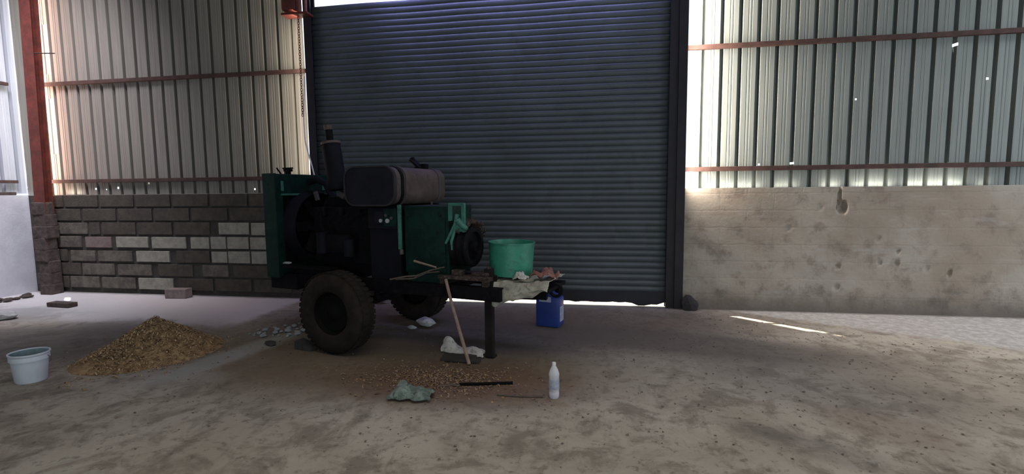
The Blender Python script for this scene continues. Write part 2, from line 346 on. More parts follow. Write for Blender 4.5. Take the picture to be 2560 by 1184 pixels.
# right wall and front wall, each with an open doorway that lets the daylight in
b = MB()
b.box((9.5, -3.2, 3.0), (0.2, 6.6, 6.0)); b.box((9.5, 5.8, 3.0), (0.2, 1.4, 6.0)); b.box((9.5, 2.6, 5.1), (0.2, 5.0, 1.9))
struct(b.build('wall_right', M['sheet_right']))
b = MB()
b.box((-5.5, -6.3, 3.0), (6.0, 0.2, 6.0)); b.box((7.5, -6.3, 3.0), (4.2, 0.2, 6.0)); b.box((1.5, -6.3, 5.2), (8.0, 0.2, 1.6))
struct(b.build('wall_front', M['sheet_right']))

# left wall: limewashed block below, pale sheet above
b = MB(); b.box((-8.42, 0.065, WH/2), (0.24, 12.73, WH)); struct(b.build('wall_left', M['side_block']))

def corrugated(name, x0, x1, z0, z1, mats, holes=(), edge0=0.0, edge1=0.0, seed=1, ymul=1, first=None):
    """profiled sheet in the x-z plane: flat pans with narrow grooves pressed outwards (+y)"""
    rr = random.Random(seed); P = 0.2; g0 = first if first is not None else x0+0.12
    xs = [(x0, 0.0)]; k = g0
    while k < x0: k += P
    while k < x1-0.05:
        xs += [(k-0.026, 0.0), (k-0.018, 0.062), (k+0.018, 0.062), (k+0.026, 0.0)]
        for q in (0.085, 0.118):
            if k+q+0.008 < x1: xs += [(k+q-0.008, 0.0), (k+q, 0.004), (k+q+0.008, 0.0)]
        k += P
    xs = [p for p in xs if p[0] < x1] + [(x1, 0.0)]
    zs = [z0+(z1-z0)*i/14 for i in range(15)]
    hs = []
    for h_ in holes:
        hx, hz, hr = h_[:3]; hv = h_[3] if len(h_) > 3 else hr
        xs += [(hx-hr, None), (hx+hr, None)]; zs += [hz-hv, hz+hv]; hs.append((hx, hz, hr, hv))
    xs.sort(key=lambda p: p[0])
    for i, p in enumerate(xs):
        if p[1] is None:
            a = next(q for q in reversed(xs[:i]) if q[1] is not None); c = next(q for q in xs[i:] if q[1] is not None)
            xs[i] = (p[0], a[1]+(c[1]-a[1])*(p[0]-a[0])/max(1e-6, c[0]-a[0]))
    zs = sorted(set(zs))
    b = MB(); grid = []
    e0 = [edge0*rr.random() for _ in zs]; e1 = [edge1*rr.random() for _ in zs]
    for j, z in enumerate(zs):
        row = []
        for i, (x, y) in enumerate(xs):
            if i == 0: x += e0[j]
            if i == len(xs)-1: x -= e1[j]
            row.append(b.bm.verts.new((x, y*ymul, z)))
        grid.append(row)
    for j in range(len(zs)-1):
        for i in range(len(xs)-1):
            cx = (xs[i][0]+xs[i+1][0])/2; cz = (zs[j]+zs[j+1])/2
            if any(abs(cx-h[0]) < h[2] and abs(cz-h[1]) < h[3] for h in hs): continue
            b.bm.faces.new((grid[j][i], grid[j][i+1], grid[j+1][i+1], grid[j+1][i]))
    o = b.build(name, mats)
    md = o.modifiers.new('thickness', 'SOLIDIFY'); md.thickness = 0.002; md.offset = 0
    return o
SY = 6.25
o = corrugated('wall_back_left_sheeting', -8.41, -3.775, 1.4443, 5.98, M['sheet_left'],
    holes=[(-7.20, 1.53, 0.014), (-7.02, 1.52, 0.008), (-6.82, 1.54, 0.016), (-6.30, 1.60, 0.013), (-4.62, 1.50, 0.012), (-6.75, 3.9, 0.007), (-7.835, 2.45, 0.045, 0.40), (-7.832, 3.55, 0.040, 0.35)], edge0=0.01, edge1=0.015, seed=3, first=-7.958)
o.location = (0, SY, 0); struct(o)
o = corrugated('wall_back_right_sheeting', 1.175, 9.38, 1.4502, 5.98, M['sheet_right'],
    holes=[(3.90, 2.98, 0.016), (4.22, 2.60, 0.013), (2.93, 2.43, 0.010), (1.93, 1.72, 0.011), (2.30, 1.73, 0.012)], edge0=0.035, seed=5, first=1.283)
o.location = (0, SY, 0); struct(o)
o = corrugated('wall_left_sheeting', -6.2, 6.33, 1.47, 5.98, M['sheet_side'], seed=9, first=-6.05)
o.rotation_euler = (0, 0, R(90)); o.location = (-8.42, 0, 0); struct(o)

# block wall of the left bay: sooty blocks with a few clean pale ones
pale = [(-5.14, 4), (-4.64, 4), (-6.82, 3), (-6.23, 3), (-5.60, 3), (-5.28, 3), (-5.02, 3), (-4.67, 3), (-6.50, 2), (-5.28, 2), (-5.02, 2), (-4.66, 2), (-6.50, 0)]
lens = {(-5.14, 4): 0.46, (-4.64, 4): 0.22, (-6.82, 3): 0.53, (-6.23, 3): 0.55, (-5.60, 3): 0.29, (-5.28, 3): 0.235, (-5.02, 3): 0.32, (-4.67, 3): 0.25,
        (-6.50, 2): 0.54, (-5.28, 2): 0.24, (-5.02, 2): 0.33, (-4.66, 2): 0.24, (-6.50, 0): 0.57}
mid = [(-7.44, 1, 0.55), (-6.83, 1, 0.56), (-7.67, 0, 0.5), (-7.12, 0, 0.57), (-5.44, 1, 0.4), (-7.62, 2, 0.42), (-7.92, 3, 0.5), (-7.15, 2, 0.58), (-7.85, 4, 0.55)]
b = MB(); b.mi = 0; b.box((-6.02, 6.30, WH/2-0.003), (4.56, 0.26, WH-0.006))
used = []
def blk(x, k, L, mi, seed):
    rr = random.Random(seed); z = 0.155+0.2*k-0.0
    b.mi = mi; b.box((x+L/2, 6.165, z+rr.uniform(-.004, .004)), (L, 0.03+rr.uniform(0, .012), 0.165+rr.uniform(-.01, .008)), bev=0.006)
    used.append((x, x+L, k))
for i, (x, k) in enumerate(pale): blk(x, k, lens[(x, k)], 2, i)
for i, (x, k, L) in enumerate(mid): blk(x, k, L, 1, 50+i)
blk(-7.35, 3, 0.44, 3, 99)
for k in range(7):
    x = -8.25 + (0.29 if k % 2 else 0)
    while x < -3.8:
        L = 0.56
        a0, a1 = x, min(x+L, -3.76)
        for (u0, u1, kk) in [q for q in used if q[2] == k and q[1] < 90]:
            if u0-0.03 < a1 and u1+0.03 > a0:
                if u0 - a0 > a1 - u1: a1 = u0-0.035
                else: a0 = u1+0.035
        ok = all(not (u0-0.02 < a1 and u1+0.02 > a0) for (u0, u1, kk) in used if kk == k)
        if a1-a0 > 0.1 and ok:
            rr = random.Random(int(x*1000)+k); b.mi = 4
            b.box(((a0+a1)/2, 6.163, 0.155+0.2*k), (a1-a0, 0.022, 0.175), bev=0.008)
        x += 0.6
struct(b.build('wall_back_left', [M['mortar'], M['block_mid'], M['block_pale'], M['block_pink'], M['block_dark']]))

# block wall of the right bay: rendered, with a broken-out hole and pock marks cut into the face
def right_wall():
    b = MB(); nx, nz = 300, 60; x0, x1 = 1.06, 9.4
    dents = [(2.80, 1.22, 0.055, 0.075, 0.05), (2.77, 1.33, 0.018, 0.07, 0.03), (2.78, 1.42, 0.014, 0.05, 0.03), (2.785, 0.30+0.0, 0.03, 0.035, 0.02), (2.79, 0.545, 0.03, 0.03, 0.022),
             (3.40, 0.72, 0.022, 0.02, 0.02), (3.40, 0.58, 0.026, 0.04, 0.022), (3.22, 0.59, 0.03, 0.02, 0.016), (3.93, 0.48, 0.022, 0.045, 0.022), (3.70, 0.53, 0.03, 0.03, 0.010),
             (3.19, 0.86, 0.03, 0.02, 0.01), (2.58, 1.22, 0.03, 0.02, 0.008), (2.25, 0.98, 0.03, 0.02, 0.008)]
    rr = random.Random(4); vs = []
    xsn = [x0+(5.2-x0)*i/nx for i in range(nx+1)]+[6, 7, 8, x1]
    for j in range(nz+1):
        row = []
        for x in xsn:
            z = WH*j/nz; y = DY + 0.004*math.sin(x*7.1+z*5)*math.sin(z*9+x*2.3)
            for (dx, dz, rx, rz, dep) in dents:
                d = ((x-dx)/rx)**2+((z-dz)/rz)**2
                if d < 1.3: y += dep*max(0, min(1, (1.3-d)*2.0))*(0.8+0.4*rr.random())
            row.append(b.bm.verts.new((x, y, z)))
        vs.append(row)
    for j in range(nz):
        for i in range(len(xsn)-1): b.bm.faces.new((vs[j][i], vs[j][i+1], vs[j+1][i+1], vs[j+1][i]))
    top = [b.bm.verts.new((x, 6.43, WH)) for x in xsn]; bot = [b.bm.verts.new((x, 6.43, 0)) for x in xsn]
    for i in range(len(xsn)-1):
        b.bm.faces.new((vs[nz][i], vs[nz][i+1], top[i+1], top[i])); b.bm.faces.new((top[i], top[i+1], bot[i+1], bot[i]))
        b.bm.faces.new((bot[i], bot[i+1], vs[0][i+1], vs[0][i]))
    for c in (0, -1):
        b.bm.faces.new([vs[j][c] for j in range(nz+1)]+[top[c], bot[c]])
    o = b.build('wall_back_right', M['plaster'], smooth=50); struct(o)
right_wall()

# purlins of the back wall and the left wall
def purlin(name, a, c, s=0.05, m='purlin'):
    a, c = Vector(a), Vector(c); d = c-a; b = MB()
    if abs(d.x) > abs(d.y): b.box((a+c)/2, (abs(d.x), 0.045, s), bev=0.004)
    else: b.box((a+c)/2, (0.045, abs(d.y), s), bev=0.004)
    return struct(b.build(name, M[m]))
n = 1
for z in (1.645, 3.05, 4.6):
    purlin('trim_%d' % n, (-8.1, 6.222, z), (-3.72, 6.222, z)); n += 1
    purlin('trim_%d' % n, (1.09, 6.222, z+0.03), (9.38, 6.222, z+0.03), 0.052); n += 1
    purlin('trim_%d' % n, (-8.375, -6.0, z), (-8.375, 6.1, z), 0.045); n += 1

# red oxide corner column with a rough concrete foot
c = empty('steel_column', (-7.86, 6.02, 0)); tag(c, 'red oxide painted steel column in the left corner on a rough concrete foot', 'column')
b = MB(); b.box((0, -0.055, 2.75), (0.175, 0.012, 5.5), bev=0.003).box((0, 0.055, 2.75), (0.175, 0.012, 5.5), bev=0.003).box((0, 0, 2.75), (0.012, 0.10, 5.5))
b.box((-0.08, 0, 2.75), (0.012, 0.10, 5.5))
b.build('shaft', M['redox'], c, loc=(0, 0, 0.45), rot=(0, R(1.4), 0))
b = MB()
for i in range(8):
    rr = random.Random(i); b.box((rr.uniform(-.012, .012), rr.uniform(-.01, .01), 0.06+i*0.17), (0.205+rr.uniform(-.02, .03), 0.18+rr.uniform(-.01, .02), 0.19), bev=0.02, rot=Matrix.Rotation(rr.uniform(-.05, .05), 3, 'Z').to_quaternion())
o = b.build('concrete_foot', M['concrete_col'], c); o['label'] = 'rough dark concrete casing at the foot of the column'
b = MB(); b.cyl((0.15, -0.04, 3.42), (0.42, 0.02, 3.42), 0.008, n=8); b.build('tie_bolt', M['rust'], c)

# ------------------------------------------------------------------ roller shutter (door_1)
DX0, DX1 = -3.62, 0.93
d = empty('door_1', (0, 6.21, 0)); struct(d, 'grey steel roller shutter with horizontal slats filling the wide doorway', 'roller shutter')
b = MB(); rows = []; z = 0.18; pitch = 0.075; prof = [(0.0, 0.0), (0.006, -0.004), (0.022, -0.010), (0.040, -0.012), (0.056, -0.009), (0.068, -0.002), (0.072, 0.004)]
NX = 24
while z < 3.84:
    for dz, dy in prof: rows.append((z+dz, dy))
    z += pitch
grid = [[b.bm.verts.new((DX0-0.03+(DX1-DX0+0.06)*i/NX, y+0.006*math.sin(i*0.9+zz*2), zz)) for i in range(NX+1)] for zz, y in rows]
for j in range(len(rows)-1):
    for i in range(NX): b.bm.faces.new((grid[j][i], grid[j][i+1], grid[j+1][i+1], grid[j+1][i]))
cur = b.build('slat_curtain', M['shutter'], d, smooth=50); md = cur.modifiers.new('t', 'SOLIDIFY'); md.thickness = 0.0015
# bottom bar: the lower edge is bent and leaves a ragged slit of daylight
b = MB(); n_ = 60; top = []; bot = []; rr = random.Random(2)
for side in (-0.02, 0.02):
    tp = []; bt = []
    for i in range(n_+1):
        x = DX0-0.02+(DX1-DX0+0.04)*i/n_
        gap = 0.046 if -2.6 < x < 0.55 else (0.006 if x < 0.83 else 0.05)
        gap += rr.uniform(-0.009, 0.009) if side < 0 else 0
        if 0.66 < x < 0.80: gap = 0.03
        tp.append(b.bm.verts.new((x, side, 0.19))); bt.append(b.bm.verts.new((x, side, gap)))
    top.append(tp); bot.append(bt)
for i in range(n_):
    b.bm.faces.new((top[0][i], top[0][i+1], bot[0][i+1], bot[0][i])); b.bm.faces.new((top[1][i], top[1][i+1], bot[1][i+1], bot[1][i]))
    b.bm.faces.new((top[0][i], top[0][i+1], top[1][i+1], top[1][i])); b.bm.faces.new((bot[0][i], bot[0][i+1], bot[1][i+1], bot[1][i]))
b.build('bottom_bar', M['shutter_dark'], d)
b = MB(); b.box((-3.66, -0.055, 2.1), (0.10, 0.02, 4.2)).box((-3.70, 0, 2.1), (0.02, 0.12, 4.2)).box((-3.66, 0.05, 2.1), (0.10, 0.02, 4.2)); b.build('guide_rail', M['post'], d)
b = MB(); b.box((0.93, -0.055, 2.1), (0.085, 0.02, 4.2)).box((0.975, 0, 2.1), (0.02, 0.12, 4.2)).box((0.93, 0.05, 2.1), (0.085, 0.02, 4.2)); b.build('guide_rail', M['post'], d)
b = MB(); b.cyl((-3.8, 0.14, 4.42), (0.70, 0.14, 4.42), 0.2, n=28); b.build('shutter_roll', M['shutter'], d, smooth=True)
b = MB(); b.box((-1.6, 0.185, 4.70), (4.6, 0.33, 0.03)).box((-1.6, 0.335, 4.64), (4.6, 0.02, 0.12)); b.build('sun_shield', M['shutter_dark'], d)  # unseen plate, added to keep the sun off the gap above the curtain
# header above the doorway
b = MB(); b.box((-1.35, 6.27, 5.3), (4.9, 0.06, 1.3)); struct(b.build('wall_back_header', M['sheet_left']))
# door post on the right of the doorway
b = MB(); b.box((1.035, 6.135, 2.95), (0.10, 0.012, 5.9)).box((1.035, 6.235, 2.95), (0.10, 0.012, 5.9)).box((0.995, 6.185, 2.95), (0.012, 0.1, 5.9)).box((1.075, 6.185, 2.95), (0.012, 0.1, 5.9))
o = b.build('door_post', M['post']); tag(o, 'dark steel door post to the right of the roller shutter', 'post')
# hoist box and bracket at the top left of the doorway
c = empty('shutter_hoist', (-3.76, 6.08, 3.72)); tag(c, 'reddish hoist gearbox of the roller shutter above its left guide', 'hoist')
b = MB(); b.box((0, 0.02, -0.0), (0.36, 0.16, 0.028), bev=0.004); b.build('bracket', M['redox'], c)
b = MB(); b.box((-0.08, 0.0, 0.16), (0.19, 0.13, 0.24), bev=0.03).cyl((-0.08, -0.07, 0.19), (-0.08, 0.08, 0.19), 0.075, n=20); b.build('gearbox', M['redox'], c, smooth=30)
b = MB(); b.cyl((0.06, -0.02, 0.015), (0.06, -0.02, 0.5), 0.025, n=14).cyl((0.13, 0.0, 0.015), (0.13, 0.0, 0.6), 0.02, n=14); b.build('shaft', M['chain'], c, smooth=30)
# hand chain: links down from the hoist
b = MB(); z = 3.74; k = 0
def link(b, c, r, a, ax):
    pts = []
    for i in range(13):
        t = 2*math.pi*i/12; px, pz = r*0.55*math.cos(t), r*math.sin(t)
        pts.append((c[0]+(px if ax else 0), c[1]+(0 if ax else px), c[2]+pz))
    b.tube(pts, a, 5)
zz = 3.70
while zz > 2.42:
    f = (3.70-zz)/1.3; link(b, (-3.72+0.004*math.sin(zz*3)-0.015*f, 6.06, zz), 0.021, 0.0045, k % 2); zz -= 0.032; k += 1
o = b.build('hoist_chain', M['chain']); tag(o, 'rusty red hand chain hanging from the hoist beside the shutter', 'chain')
b = MB(); P = [(-3.70, 6.10, 2.95), (-3.715, 6.09, 2.7), (-3.735, 6.09, 2.45), (-3.735, 6.09, 2.25), (-3.725, 6.08, 2.12), (-3.68, 6.07, 1.95), (-3.64, 6.07, 1.80), (-3.60, 6.07, 1.62), (-3.58, 6.07, 1.4)]
b.tube(P, 0.009, 7); o = b.build('cord', M['rope'], smooth=True); tag(o, 'thin pale cord hanging beside the left shutter guide', 'cord')
# dark wedge of a stone at the foot of the door post
b = MB(); b.rock((0, 0, 0.09), (0.22, 0.10, 0.26), 12, rough=.2)
o = b.build('stone', M['rock_dark'], loc=(1.155, 6.07, -0.01)); tag(o, 'dark pointed stone leaning at the foot of the right door post', 'stone')

# ------------------------------------------------------------------ trailer engine
A = R(-14.6)
m = empty('trailer_engine', (-2.1, 4.67, 0), A)
tag(m, 'old green and black diesel engine set on a two wheeled trailer before the shutter', 'engine trailer')
# chassis
b = MB()
for v in (-0.34, 0.34):
    b.box((0.22, v, 0.585), (2.55, 0.055, 0.11), bev=0.004)
    b.box((0.22, v+(0.018 if v < 0 else -0.018), 0.635), (2.55, 0.06, 0.012))
for x in (-1.0, -0.35, 0.3, 0.9, 1.42): b.box((x, 0, 0.59), (0.06, 0.68, 0.09))
b.box((-0.9, 0, 0.56), (0.36, 0.80, 0.16), bev=0.01)
b.box((-0.07, 0, 0.36), (0.07, 1.06, 0.07))          # axle beam
for v in (-0.34, 0.34):
    b.box((-0.07, v, 0.46), (0.62, 0.05, 0.028)); b.box((-0.07, v, 0.43), (0.42, 0.05, 0.02)); b.box((-0.36, v, 0.51), (0.03, 0.05, 0.09)); b.box((0.22, v, 0.51), (0.03, 0.05, 0.09))
b.build('chassis', M['black'], m)
b = MB(); b.box((1.60, -0.01, 0.625), (0.55, 0.46, 0.03)); b.box((1.60, -0.21, 0.585), (0.5, 0.04, 0.07)); b.box((1.58, 0.19, 0.585), (0.5, 0.04, 0.07))
b.build('drawbar', M['black'], m)
b = MB(); q = [(0.052*math.cos(2*math.pi*i/24), 0.052*math.sin(2*math.pi*i/24)) for i in range(25)]
b.tube([(1.895+x*0.97, -0.11+x*0.1, 0.615+z) for x, z in q], 0.013, 10); b.box((1.84, -0.11, 0.665), (0.06, 0.03, 0.025))
b.build('tow_eye', M['black'], m, smooth=True)
# bench plates beside the pulley
b = MB(); b.box((1.14, -0.2, 0.705), (0.50, 0.30, 0.03), bev=0.004).box((0.92, -0.2, 0.665), (0.04, 0.26, 0.06)).box((1.34, -0.2, 0.665), (0.05, 0.26, 0.06))
b.box((1.06, -0.28, 0.745), (0.10, 0.08, 0.05), bev=0.01).box((1.27, -0.26, 0.735), (0.16, 0.05, 0.03), bev=0.01)
b.build('step_plate', M['rust'], m)
# wheels
def wheel(v, s, z0=0.0):
    R0 = 0.368; W = 0.10
    o = MB(); prof = [(0.19, -0.075), (0.205, -0.095), (0.26, -0.112), (0.315, -0.108), (0.35, -0.085), (0.366, -0.06), (0.368, 0), (0.366, 0.06), (0.35, 0.085), (0.315, 0.108), (0.26, 0.112), (0.205, 0.095), (0.19, 0.075)]
    o.lathe(prof, (0, 0, 0), (0, 1, 0), 56, close=True)
    for k in range(44):                               # tread blocks
        a = 2*math.pi*k/44
        for yy, off in ((-0.045, 0), (0.045, 0.5)):
            aa = a+off*2*math.pi/44
            o.box((0.368*math.cos(aa), yy, 0.368*math.sin(aa)), (0.007, 0.07, 0.034), rot=Matrix.Rotation(-aa, 3, 'Y').to_quaternion())
    t_ = o.build('tyre', M['tyre'], m, smooth=35, loc=(-0.01, v, 0.374))
    o = MB(); o.lathe([(0.198, -0.085*1), (0.205, -0.09), (0.19, -0.07), (0.165, -0.02*s-0.03), (0.11, -0.02), (0.085, -0.035), (0.06, -0.055), (0.0001, -0.06)], (0, 0, 0), (0, -s, 0), 40)
    for k in range(6):
        a = 2*math.pi*k/6; o.cyl((0.12*math.cos(a), s*0.01, 0.12*math.sin(a)), (0.12*math.cos(a), s*0.045, 0.12*math.sin(a)), 0.012, n=6)
    o.lathe([(0.19, -0.08), (0.19, 0.08)], (0, 0, 0), (0, 1, 0), 40); o.cyl((0, -0.04, 0), (0, 0.04, 0), 0.165, n=30)
    r_ = o.build('rim', M['rim'], t_, smooth=35)
wheel(-0.62, -1); wheel(0.64, 1)
# radiator: green side panel, header tank, core, fan and shroud
rd = MB()
rd.box((-0.985, -0.435, 1.12), (0.17, 0.025, 1.04), bev=0.004).box((-0.985, 0.375, 1.12), (0.17, 0.025, 1.04), bev=0.004)
rd.box((-0.985, -0.03, 1.565), (0.17, 0.80, 0.14), bev=0.01).box((-0.985, -0.03, 0.66), (0.17, 0.80, 0.10), bev=0.008)
rd.box((-0.905, -0.395, 1.10), (0.012, 0.075, 0.96)).box((-0.905, 0.34, 1.10), (0.012, 0.07, 0.96)).box((-0.905, -0.03, 1.47), (0.012, 0.78, 0.06))
rad = rd.build('radiator', M['green'], m)
b = MB(); b.box((-0.985, -0.03, 1.1), (0.10, 0.76, 0.86)); b.build('radiator_core', M['black'], rad)
b = MB(); b.box((-0.905, -0.36, 1.515), (0.02, 0.03, 0.10)).box((-0.90, -0.03, 1.43), (0.02, 0.70, 0.018)).box((-0.895, 0.22, 1.52), (0.02, 0.10, 0.10), bev=0.008)
b.build('bracket', M['green_light'], rad)
b = MB(); b.cyl((-0.985, -0.20, 1.63), (-0.985, -0.20, 1.665), 0.028, n=18).cyl((-0.985, -0.20, 1.665), (-0.985, -0.20, 1.69), 0.045, n=18).box((-0.985, -0.20, 1.698), (0.13, 0.022, 0.014)).cyl((-1.02, -0.25, 1.63), (-1.03, -0.30, 1.70), 0.008, n=8)
b.build('filler_cap', M['black'], rad, smooth=30)
b = MB(); b.lathe([(0.37, -0.02), (0.36, 0.06), (0.345, 0.12), (0.335, 0.12), (0.35, 0.05), (0.35, -0.02)], (-0.89, -0.0, 1.10), (1, 0, 0), 40); b.build('fan_shroud', M['black_soft'], m, smooth=40)
fb = MB(); fb.cyl((-0.84, 0, 1.10), (-0.74, 0, 1.10), 0.06, n=20)
for k in range(6):
    a = 2*math.pi*k/6
    fb.box((-0.80, 0.18*math.cos(a), 1.10+0.18*math.sin(a)), (0.012, 0.24, 0.10), rot=(Matrix.Rotation(a, 3, 'X') @ Matrix.Rotation(R(25), 3, 'Y')).to_quaternion())
fb.build('fan', M['black'], m)
# engine block
b = MB()
b.box((-0.18, 0.02, 1.02), (1.0, 0.42, 0.56), bev=0.02).box((-0.18, 0.02, 0.71), (0.95, 0.34, 0.16), bev=0.03)
b.box((-0.15, 0.02, 1.345), (0.92, 0.22, 0.12), bev=0.03)
for k in range(4): b.cyl((-0.50+k*0.22, -0.23, 1.22), (-0.50+k*0.22, -0.23, 1.30), 0.035, n=12)
b.cyl((-0.72, 0, 0.92), (-0.64, 0, 0.92), 0.12, n=24).cyl((-0.72, 0, 1.10), (-0.64, 0, 1.10), 0.08, n=24).box((-0.30, -0.27, 0.95), (0.42, 0.14, 0.18), bev=0.03)
for k in range(4): b.tube([(-0.43+k*0.09, -0.29, 1.04), (-0.45+k*0.1, -0.33, 1.16), (-0.50+k*0.22, -0.24, 1.30)], 0.006, 6)
b.build('engine_block', M['black'], m, smooth=25)
b = MB(); b.cyl((-0.42, -0.34, 0.86), (-0.42, -0.34, 1.06), 0.055, n=20); b.build('oil_filter', M['black_soft'], m, smooth=30)
b = MB(); b.cyl((-0.10, -0.33, 0.84), (-0.10, -0.33, 1.00), 0.05, n=20); b.build('oil_filter', M['black_soft'], m, smooth=30)
# top hoses and intake
b = MB(); b.tube([(-0.90, 0.0, 1.56), (-0.78, -0.01, 1.58), (-0.66, -0.02, 1.54), (-0.60, -0.02, 1.44), (-0.56, 0, 1.38)], 0.035, 12); b.build('radiator_hose', M['black_soft'], m, smooth=True)
b = MB(); b.tube([(-0.34, 0.08, 1.47), (-0.30, 0.0, 1.50), (-0.18, -0.08, 1.50), (-0.08, -0.12, 1.49)], 0.022, 10);b.build('intake_pipe', M['strap'], m, smooth=40)
b = MB(); b.box((-0.34, -0.12, 1.42), (0.09, 0.07, 0.06), bev=0.015, rot=Matrix.Rotation(0.5, 3, 'Y').to_quaternion()); b.build('thermostat_housing', M['strap'], m, smooth=40)
b = MB(); b.box((-0.66, -0.15, 1.41), (0.035, 0.03, 0.09), rot=Matrix.Rotation(-0.3, 3, 'Y').to_quaternion())
b.build('hose_clip', M['strap'], m, smooth=40)
# air cleaner with pre-cleaner stack
ac = MB(); ac.lathe([(0.0001, 0), (0.085, 0.0), (0.098, 0.02), (0.098, 0.08), (0.090, 0.10), (0.090, 0.42), (0.086, 0.46), (0.05, 0.475), (0.0001, 0.475)], (-0.36, -0.16, 1.47), (-0.16, 0.0, 1), 32)
aco = ac.build('air_cleaner', M['black_soft'], m, smooth=35)
b = MB(); b.cyl((-0.438, -0.16, 1.93), (-0.452, -0.16, 2.06), 0.035, n=18); b.build('inlet_pipe', M['black'], aco, smooth=30)
b = MB(); b.cyl((-0.452, -0.16, 2.06), (-0.457, -0.16, 2.105), 0.043, n=18); b.build('inlet_cap', M['tank'], aco, smooth=30)
b = MB(); b.cyl((-0.431, -0.16, 1.918), (-0.435, -0.16, 1.942), 0.095, n=28); b.build('lid', M['tank'], aco, smooth=30)
b = MB(); b.box((-0.33, -0.10, 1.62), (0.03, 0.14, 0.03)).box((-0.27, -0.11, 1.55), (0.02, 0.03, 0.18)); b.build('mounting_bracket', M['strap'], aco)
# fuel tank: squat rounded-square section, lying across the machine
def rsq(w, h, r, n=8):
    pts = []
    for cx, cz, a0 in ((w/2-r, h/2-r, 0), (-w/2+r, h/2-r, 90), (-w/2+r, -h/2+r, 180), (w/2-r, -h/2+r, 270)):
        for i in range(n+1): a = R(a0+90*i/n); pts.append((cx+r*math.cos(a), cz+r*math.sin(a)))
    return pts
TX, TZ = 0.215, 1.50
def tprism(name, w, h, r, y0, y1, mt, par, hollow=None):
    b = MB()
    if hollow is None: b.prism([(TX+x, TZ+z) for x, z in rsq(w, h, r)], y0, y1)
    else:
        o_ = rsq(w, h, r); i_ = rsq(w-hollow, h-hollow, r-hollow/2); N = len(o_)
        def ring(P, y): return [b.bm.verts.new((TX+x, y, TZ+z)) for x, z in P]
        a, c_, e, f = ring(o_, y0), ring(o_, y1), ring(i_, y1), ring(i_, y0)
        for p, q_ in ((a, c_), (c_, e), (e, f), (f, a)):
            for k in range(N): b.bm.faces.new((p[k], p[(k+1) % N], q_[(k+1) % N], q_[k]))
    return b.build(name, mt, par, smooth=35)
tank = tprism('fuel_tank', 0.55, 0.345, 0.11, -0.38, 0.46, M['tank'], m)
tprism('tank_end', 0.535, 0.335, 0.105, -0.395, -0.375, M['tank_dark'], tank)
tprism('tank_rim', 0.575, 0.365, 0.12, -0.40, -0.365, M['tank_edge'], tank, 0.03)
for yy in (-0.27, 0.36): tprism('strap', 0.566, 0.36, 0.12, yy-0.02, yy+0.02, M['strap' if yy > 0 else 'black'], tank, 0.02)
tprism('strap', 0.572, 0.366, 0.12, -0.225, -0.205, M['strap'], tank, 0.02)
b = MB(); b.cyl((0.30, 0.30, 1.66), (0.28, 0.29, 1.705), 0.05, n=20).box((0.27, 0.285, 1.725), (0.14, 0.10, 0.022), rot=Matrix.Rotation(R(38), 3, 'Y').to_quaternion(), bev=0.005).cyl((0.235, 0.28, 1.74), (0.22, 0.28, 1.79), 0.022, n=10).box((0.36, 0.30, 1.70), (0.05, 0.06, 0.05), bev=0.01)
b.build('filler_cap', M['black'], tank, smooth=30)
for yy in (-0.24, 0.34):
    b = MB(); b.box((0.215, yy, 1.305), (0.52, 0.05, 0.04)); b.build('tank_cradle', M['black'], m)
b = MB(); b.cyl((0.49, 0.20, 1.30), (0.50, 0.19, 1.34), 0.012, n=10); b.build('drain_tap', M['strap'], tank)
# control panel under the tank
cp = MB(); cp.box((0.31, -0.325, 1.205), (0.33, 0.03, 0.19), bev=0.006); cp.box((0.31, -0.30, 0.95), (0.34, 0.02, 0.72))
b0 = cp.build('control_panel', M['black_soft'], m)
b = MB(); b.box((0.40, -0.343, 1.215), (0.135, 0.006, 0.16), bev=0.002); b.build('dial_plate', M['green'], b0)
b = MB(); b.box((0.275, -0.343, 1.215), (0.10, 0.006, 0.11), bev=0.002); b.build('dial_plate', M['tank_dark'], b0)
for gx, gz, gr in ((0.30, 1.185, 0.017), (0.375, 1.185, 0.020), (0.36, 1.235, 0.014), (0.42, 1.21, 0.014)):
    b = MB(); b.cyl((gx, -0.344, gz), (gx, -0.358, gz), gr, n=18); b.build('gauge', M['gauge'] if gr > .015 else M['strap'], b0, smooth=30)
b = MB(); b.box((0.505, -0.345, 1.13), (0.034, 0.02, 0.40), bev=0.004); b.build('panel_upright', M['green_light'], m)
b = MB(); b.cyl((0.515, -0.345, 0.93), (0.52, -0.35, 0.885), 0.018, n=12); b.build('upright_bolt', M['strap'], m)
# green generator housing
b = MB(); b.box((0.76, -0.10, 1.02), (0.46, 0.42, 0.60), bev=0.012); b.box((0.76, -0.1, 0.69), (0.42, 0.4, 0.10)); b.box((0.76, -0.318, 1.02), (0.40, 0.012, 0.54), bev=0.004)
for x in (0.60, 0.92):
    for z in (0.80, 1.24): b.cyl((x, -0.32, z), (x, -0.332, z), 0.011, n=8)
b.build('generator_housing', M['green'], m, smooth=25)
b = MB(); b.box((1.085, -0.33, 1.335), (0.15, 0.03, 0.024)).box((1.020, -0.33, 1.265), (0.024, 0.03, 0.14)).box((1.150, -0.33, 1.22), (0.026, 0.03, 0.24))
b.build('lifting_frame', M['green_light'], m)
b = MB(); b.tube([(1.095, -0.34, 1.25), (1.08, -0.345, 1.17), (1.03, -0.35, 1.08), (0.985, -0.355, 1.0)], 0.020, 10, taper=.6).tube([(1.10, -0.34, 1.20), (1.15, -0.345, 1.15), (1.19, -0.345, 1.13)], 0.032, 10, taper=.6).tube([(1.08, -0.35, 1.14), (1.045, -0.36, 1.02), (1.05, -0.36, 0.95)], 0.014, 8).rock((1.12, -0.345, 1.145), (0.12, 0.05, 0.09), 5)
b.build('belt_guard_arm', M['green_light'], m, smooth=50)
